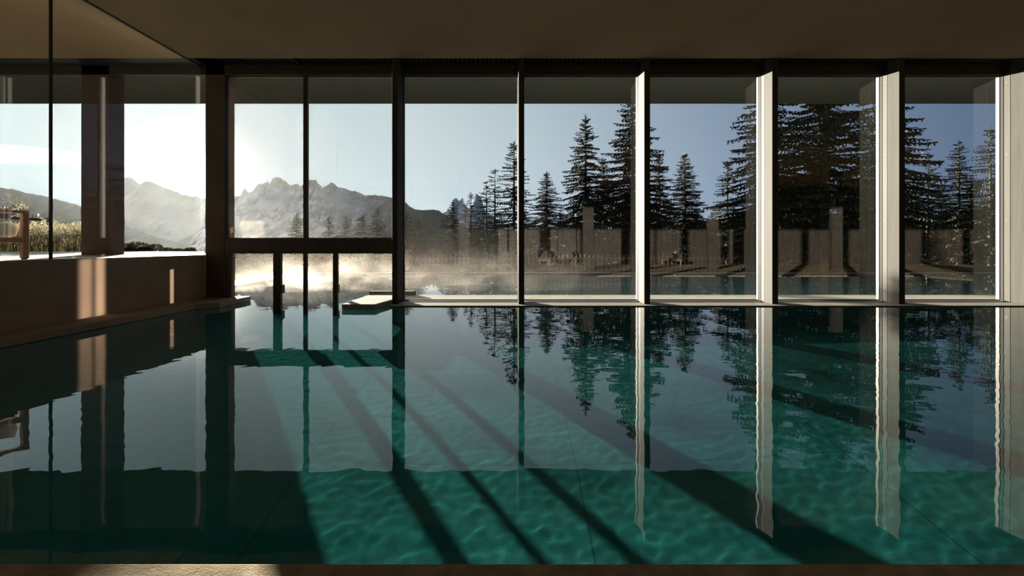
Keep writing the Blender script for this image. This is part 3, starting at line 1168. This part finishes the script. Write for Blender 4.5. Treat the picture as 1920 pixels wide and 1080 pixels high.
# lower, denser trees that close the wall of forest
rng = random.Random(8)
fill = [(735, 440, 30), (752, 452, 26), (828, 425, 30), (845, 440, 34), (900, 405, 34), (940, 400, 40), (985, 395, 40), (1000, 420, 44), (1050, 395, 40), (1075, 380, 40),
        (1110, 370, 44), (1150, 340, 44), (1175, 360, 44), (1215, 370, 44), (1255, 375, 40), (1305, 385, 40), (1335, 400, 40), (1375, 385, 40), (1400, 360, 44), (1425, 350, 44),
        (1470, 330, 50), (1510, 330, 50), (1590, 320, 50), (1625, 330, 50), (1690, 350, 46), (1715, 345, 44), (1765, 345, 44), (1820, 330, 44), (1880, 310, 46)]
for i, (x, y, hw) in enumerate(fill):
    D = 37 + (i * 7) % 9
    near = ['pane edge right of the doorway', 'middle of the pane right of the doorway', 'dark middle mullion', 'tall open-branched spruce', 'broad tall spruce', 'gap of sky',
            'giant drooping spruce', 'widest spruce', 'giant right spruce', 'right edge of the view']
    reg = min(9, max(0, int((x - 700) / 122)))
    cnt = sum(1 for q in fill[:i] if min(9, max(0, int((q[0] - 700) / 122))) == reg)
    o = tree(x, y, D, hw, (0, 3, 1)[i % 3], 'low dark spruce near the ' + near[reg] + ', ' + ['leftmost', 'second', 'third', 'fourth'][min(cnt, 3)], 0)
    o['group'] = 'understorey spruces'

# ------------------------------------------------------------------ hedge and picket fence past the pool edge
FX0, FX1, FY = px(756, 23.6), px(1430, 23.6), 23.6
fn = empty('picket_fence', ((FX0 + FX1) / 2, FY, terrain(0, FY)))
tag(fn, 'low weathered picket fence beyond the far edge of the outdoor pool', 'fence')
zg = .04
n = 84
for k in range(n):
    x = FX0 + (FX1 - FX0) * k / (n - 1)
    h = .72 + .03 * math.sin(k * 1.7)
    b = MB()
    b.prism([(x - .03, FY - .012), (x + .03, FY - .012), (x + .03, FY + .012), (x - .03, FY + .012)], zg, zg + h - .04)
    b.v += [(x, FY - .012, zg + h + .02), (x, FY + .012, zg + h + .02)]
    m0 = len(b.v)
    b.f += [(4, 5, m0 - 2), (7, 6, m0 - 1)[::-1], (5, 6, m0 - 1, m0 - 2), (7, 4, m0 - 2, m0 - 1)]
    b.build('picket', M['fence'], fn)
for z in (.16, .52):
    MB().box((FX0 - .1, FY + .014, zg + z), (FX1 + .1, FY + .05, zg + z + .07)).build('rail', M['fence'], fn)

rng = random.Random(21)
hl = ['far left of the doorway view', 'left of the first door post', 'between the first two door posts', 'between the last two door posts', 'right of the last door post',
      'in front of the fence start', 'by the dark middle mullion', 'under the tall open-branched spruce']
for k, (x, y, D, r_) in enumerate([(440, 485, 26, 1.9), (500, 482, 27, 1.9), (552, 480, 26, 1.7), (604, 482, 27, 1.7), (680, 474, 26, 2.2), (765, 478, 26, 1.6), (905, 468, 26.5, 2.4), (1010, 476, 27, 2.0)]):
    X = px(x, D)
    zb = terrain(X, D)
    r = empty('bush', (X, D, zb))
    tag(r, 'dense round bush beyond the outdoor pool, ' + hl[k], 'bush', 'bushes beyond the outdoor pool')
    f = MB()
    h = pz(y, D) - zb + .25
    leaf_cloud(f, (X, D, zb + h * .3), (r_, 1.2, h * .75), 3200, .06, rng)
    f.build('foliage', M['bush'], r)
    s = MB()
    for q in range(7):
        a = q * .9
        s.tube([(X, D, zb - .1), (X + r_ * .4 * math.cos(a), D + .4 * math.sin(a), zb + h * .5), (X + r_ * .7 * math.cos(a), D + .7 * math.sin(a), zb + h * .9)], [.03, .02, .008], 5)
    s.build('stems', M['trunk'], r)

# ------------------------------------------------------------------ steam over the outdoor pool
mb = MB().box((-8.9, 12.6, .03), (7.0, 22.1, 3.4))
tag(mb.build('steam', M['steam']), 'sunlit steam drifting over the outdoor pool', 'steam', kind='stuff')

# ------------------------------------------------------------------ thin morning haze in the valley
hm = bpy.data.materials.new('valley_haze')
hm.use_nodes = True
ht = NT(hm.node_tree)
ht.n.clear()
ho = ht.new('ShaderNodeOutputMaterial')
hs = ht.new('ShaderNodeVolumeScatter')
hs.inputs['Color'].default_value = (.88, .93, 1, 1)
hs.inputs['Anisotropy'].default_value = .8
hs.inputs['Density'].default_value = .0056 / 800
ht.l.new(hs.outputs[0], ho.inputs['Volume'])
mb = MB().box((-2600, 150, -300), (2200, 950, 900))
tag(mb.build('haze', hm), 'thin sunlit morning haze in front of the mountains', 'haze', kind='stuff')

# ------------------------------------------------------------------ loungers by the back wall, mirrored in the glass
def lounger(x, lb):
    r = empty('lounger', (x, YB + 1.6, .02))
    tag(r, lb, 'lounger', 'loungers by the back wall')
    f = MB()
    f.box((x - .35, YB + .7, .28), (x + .35, YB + 2.6, .34))
    f.build('frame', M['teak'], r)
    for a in (-.3, .3):
        for y in (YB + .8, YB + 2.5):
            MB().box((x + a - .03, y - .03, .02), (x + a + .03, y + .03, .28)).build('leg', M['teak'], r)
    cushion('mattress', Vector((x, YB + 1.9, .40)), .66, 1.3, .12, Vector((1, 0, 0)), Vector((0, 1, 0)), r, M['greycloth'])
    cushion('backrest', Vector((x, YB + 1.0, .62)), .66, .7, .12, Vector((1, 0, 0)), Vector((0, .75, -.66)), r, M['greycloth'])


lounger(1.9, 'teak lounger by the back wall, left one of the mirrored pair')
lounger(3.4, 'teak lounger by the back wall, right one of the mirrored pair')
lounger(9.6, 'teak lounger by the back wall, alone at the right end')
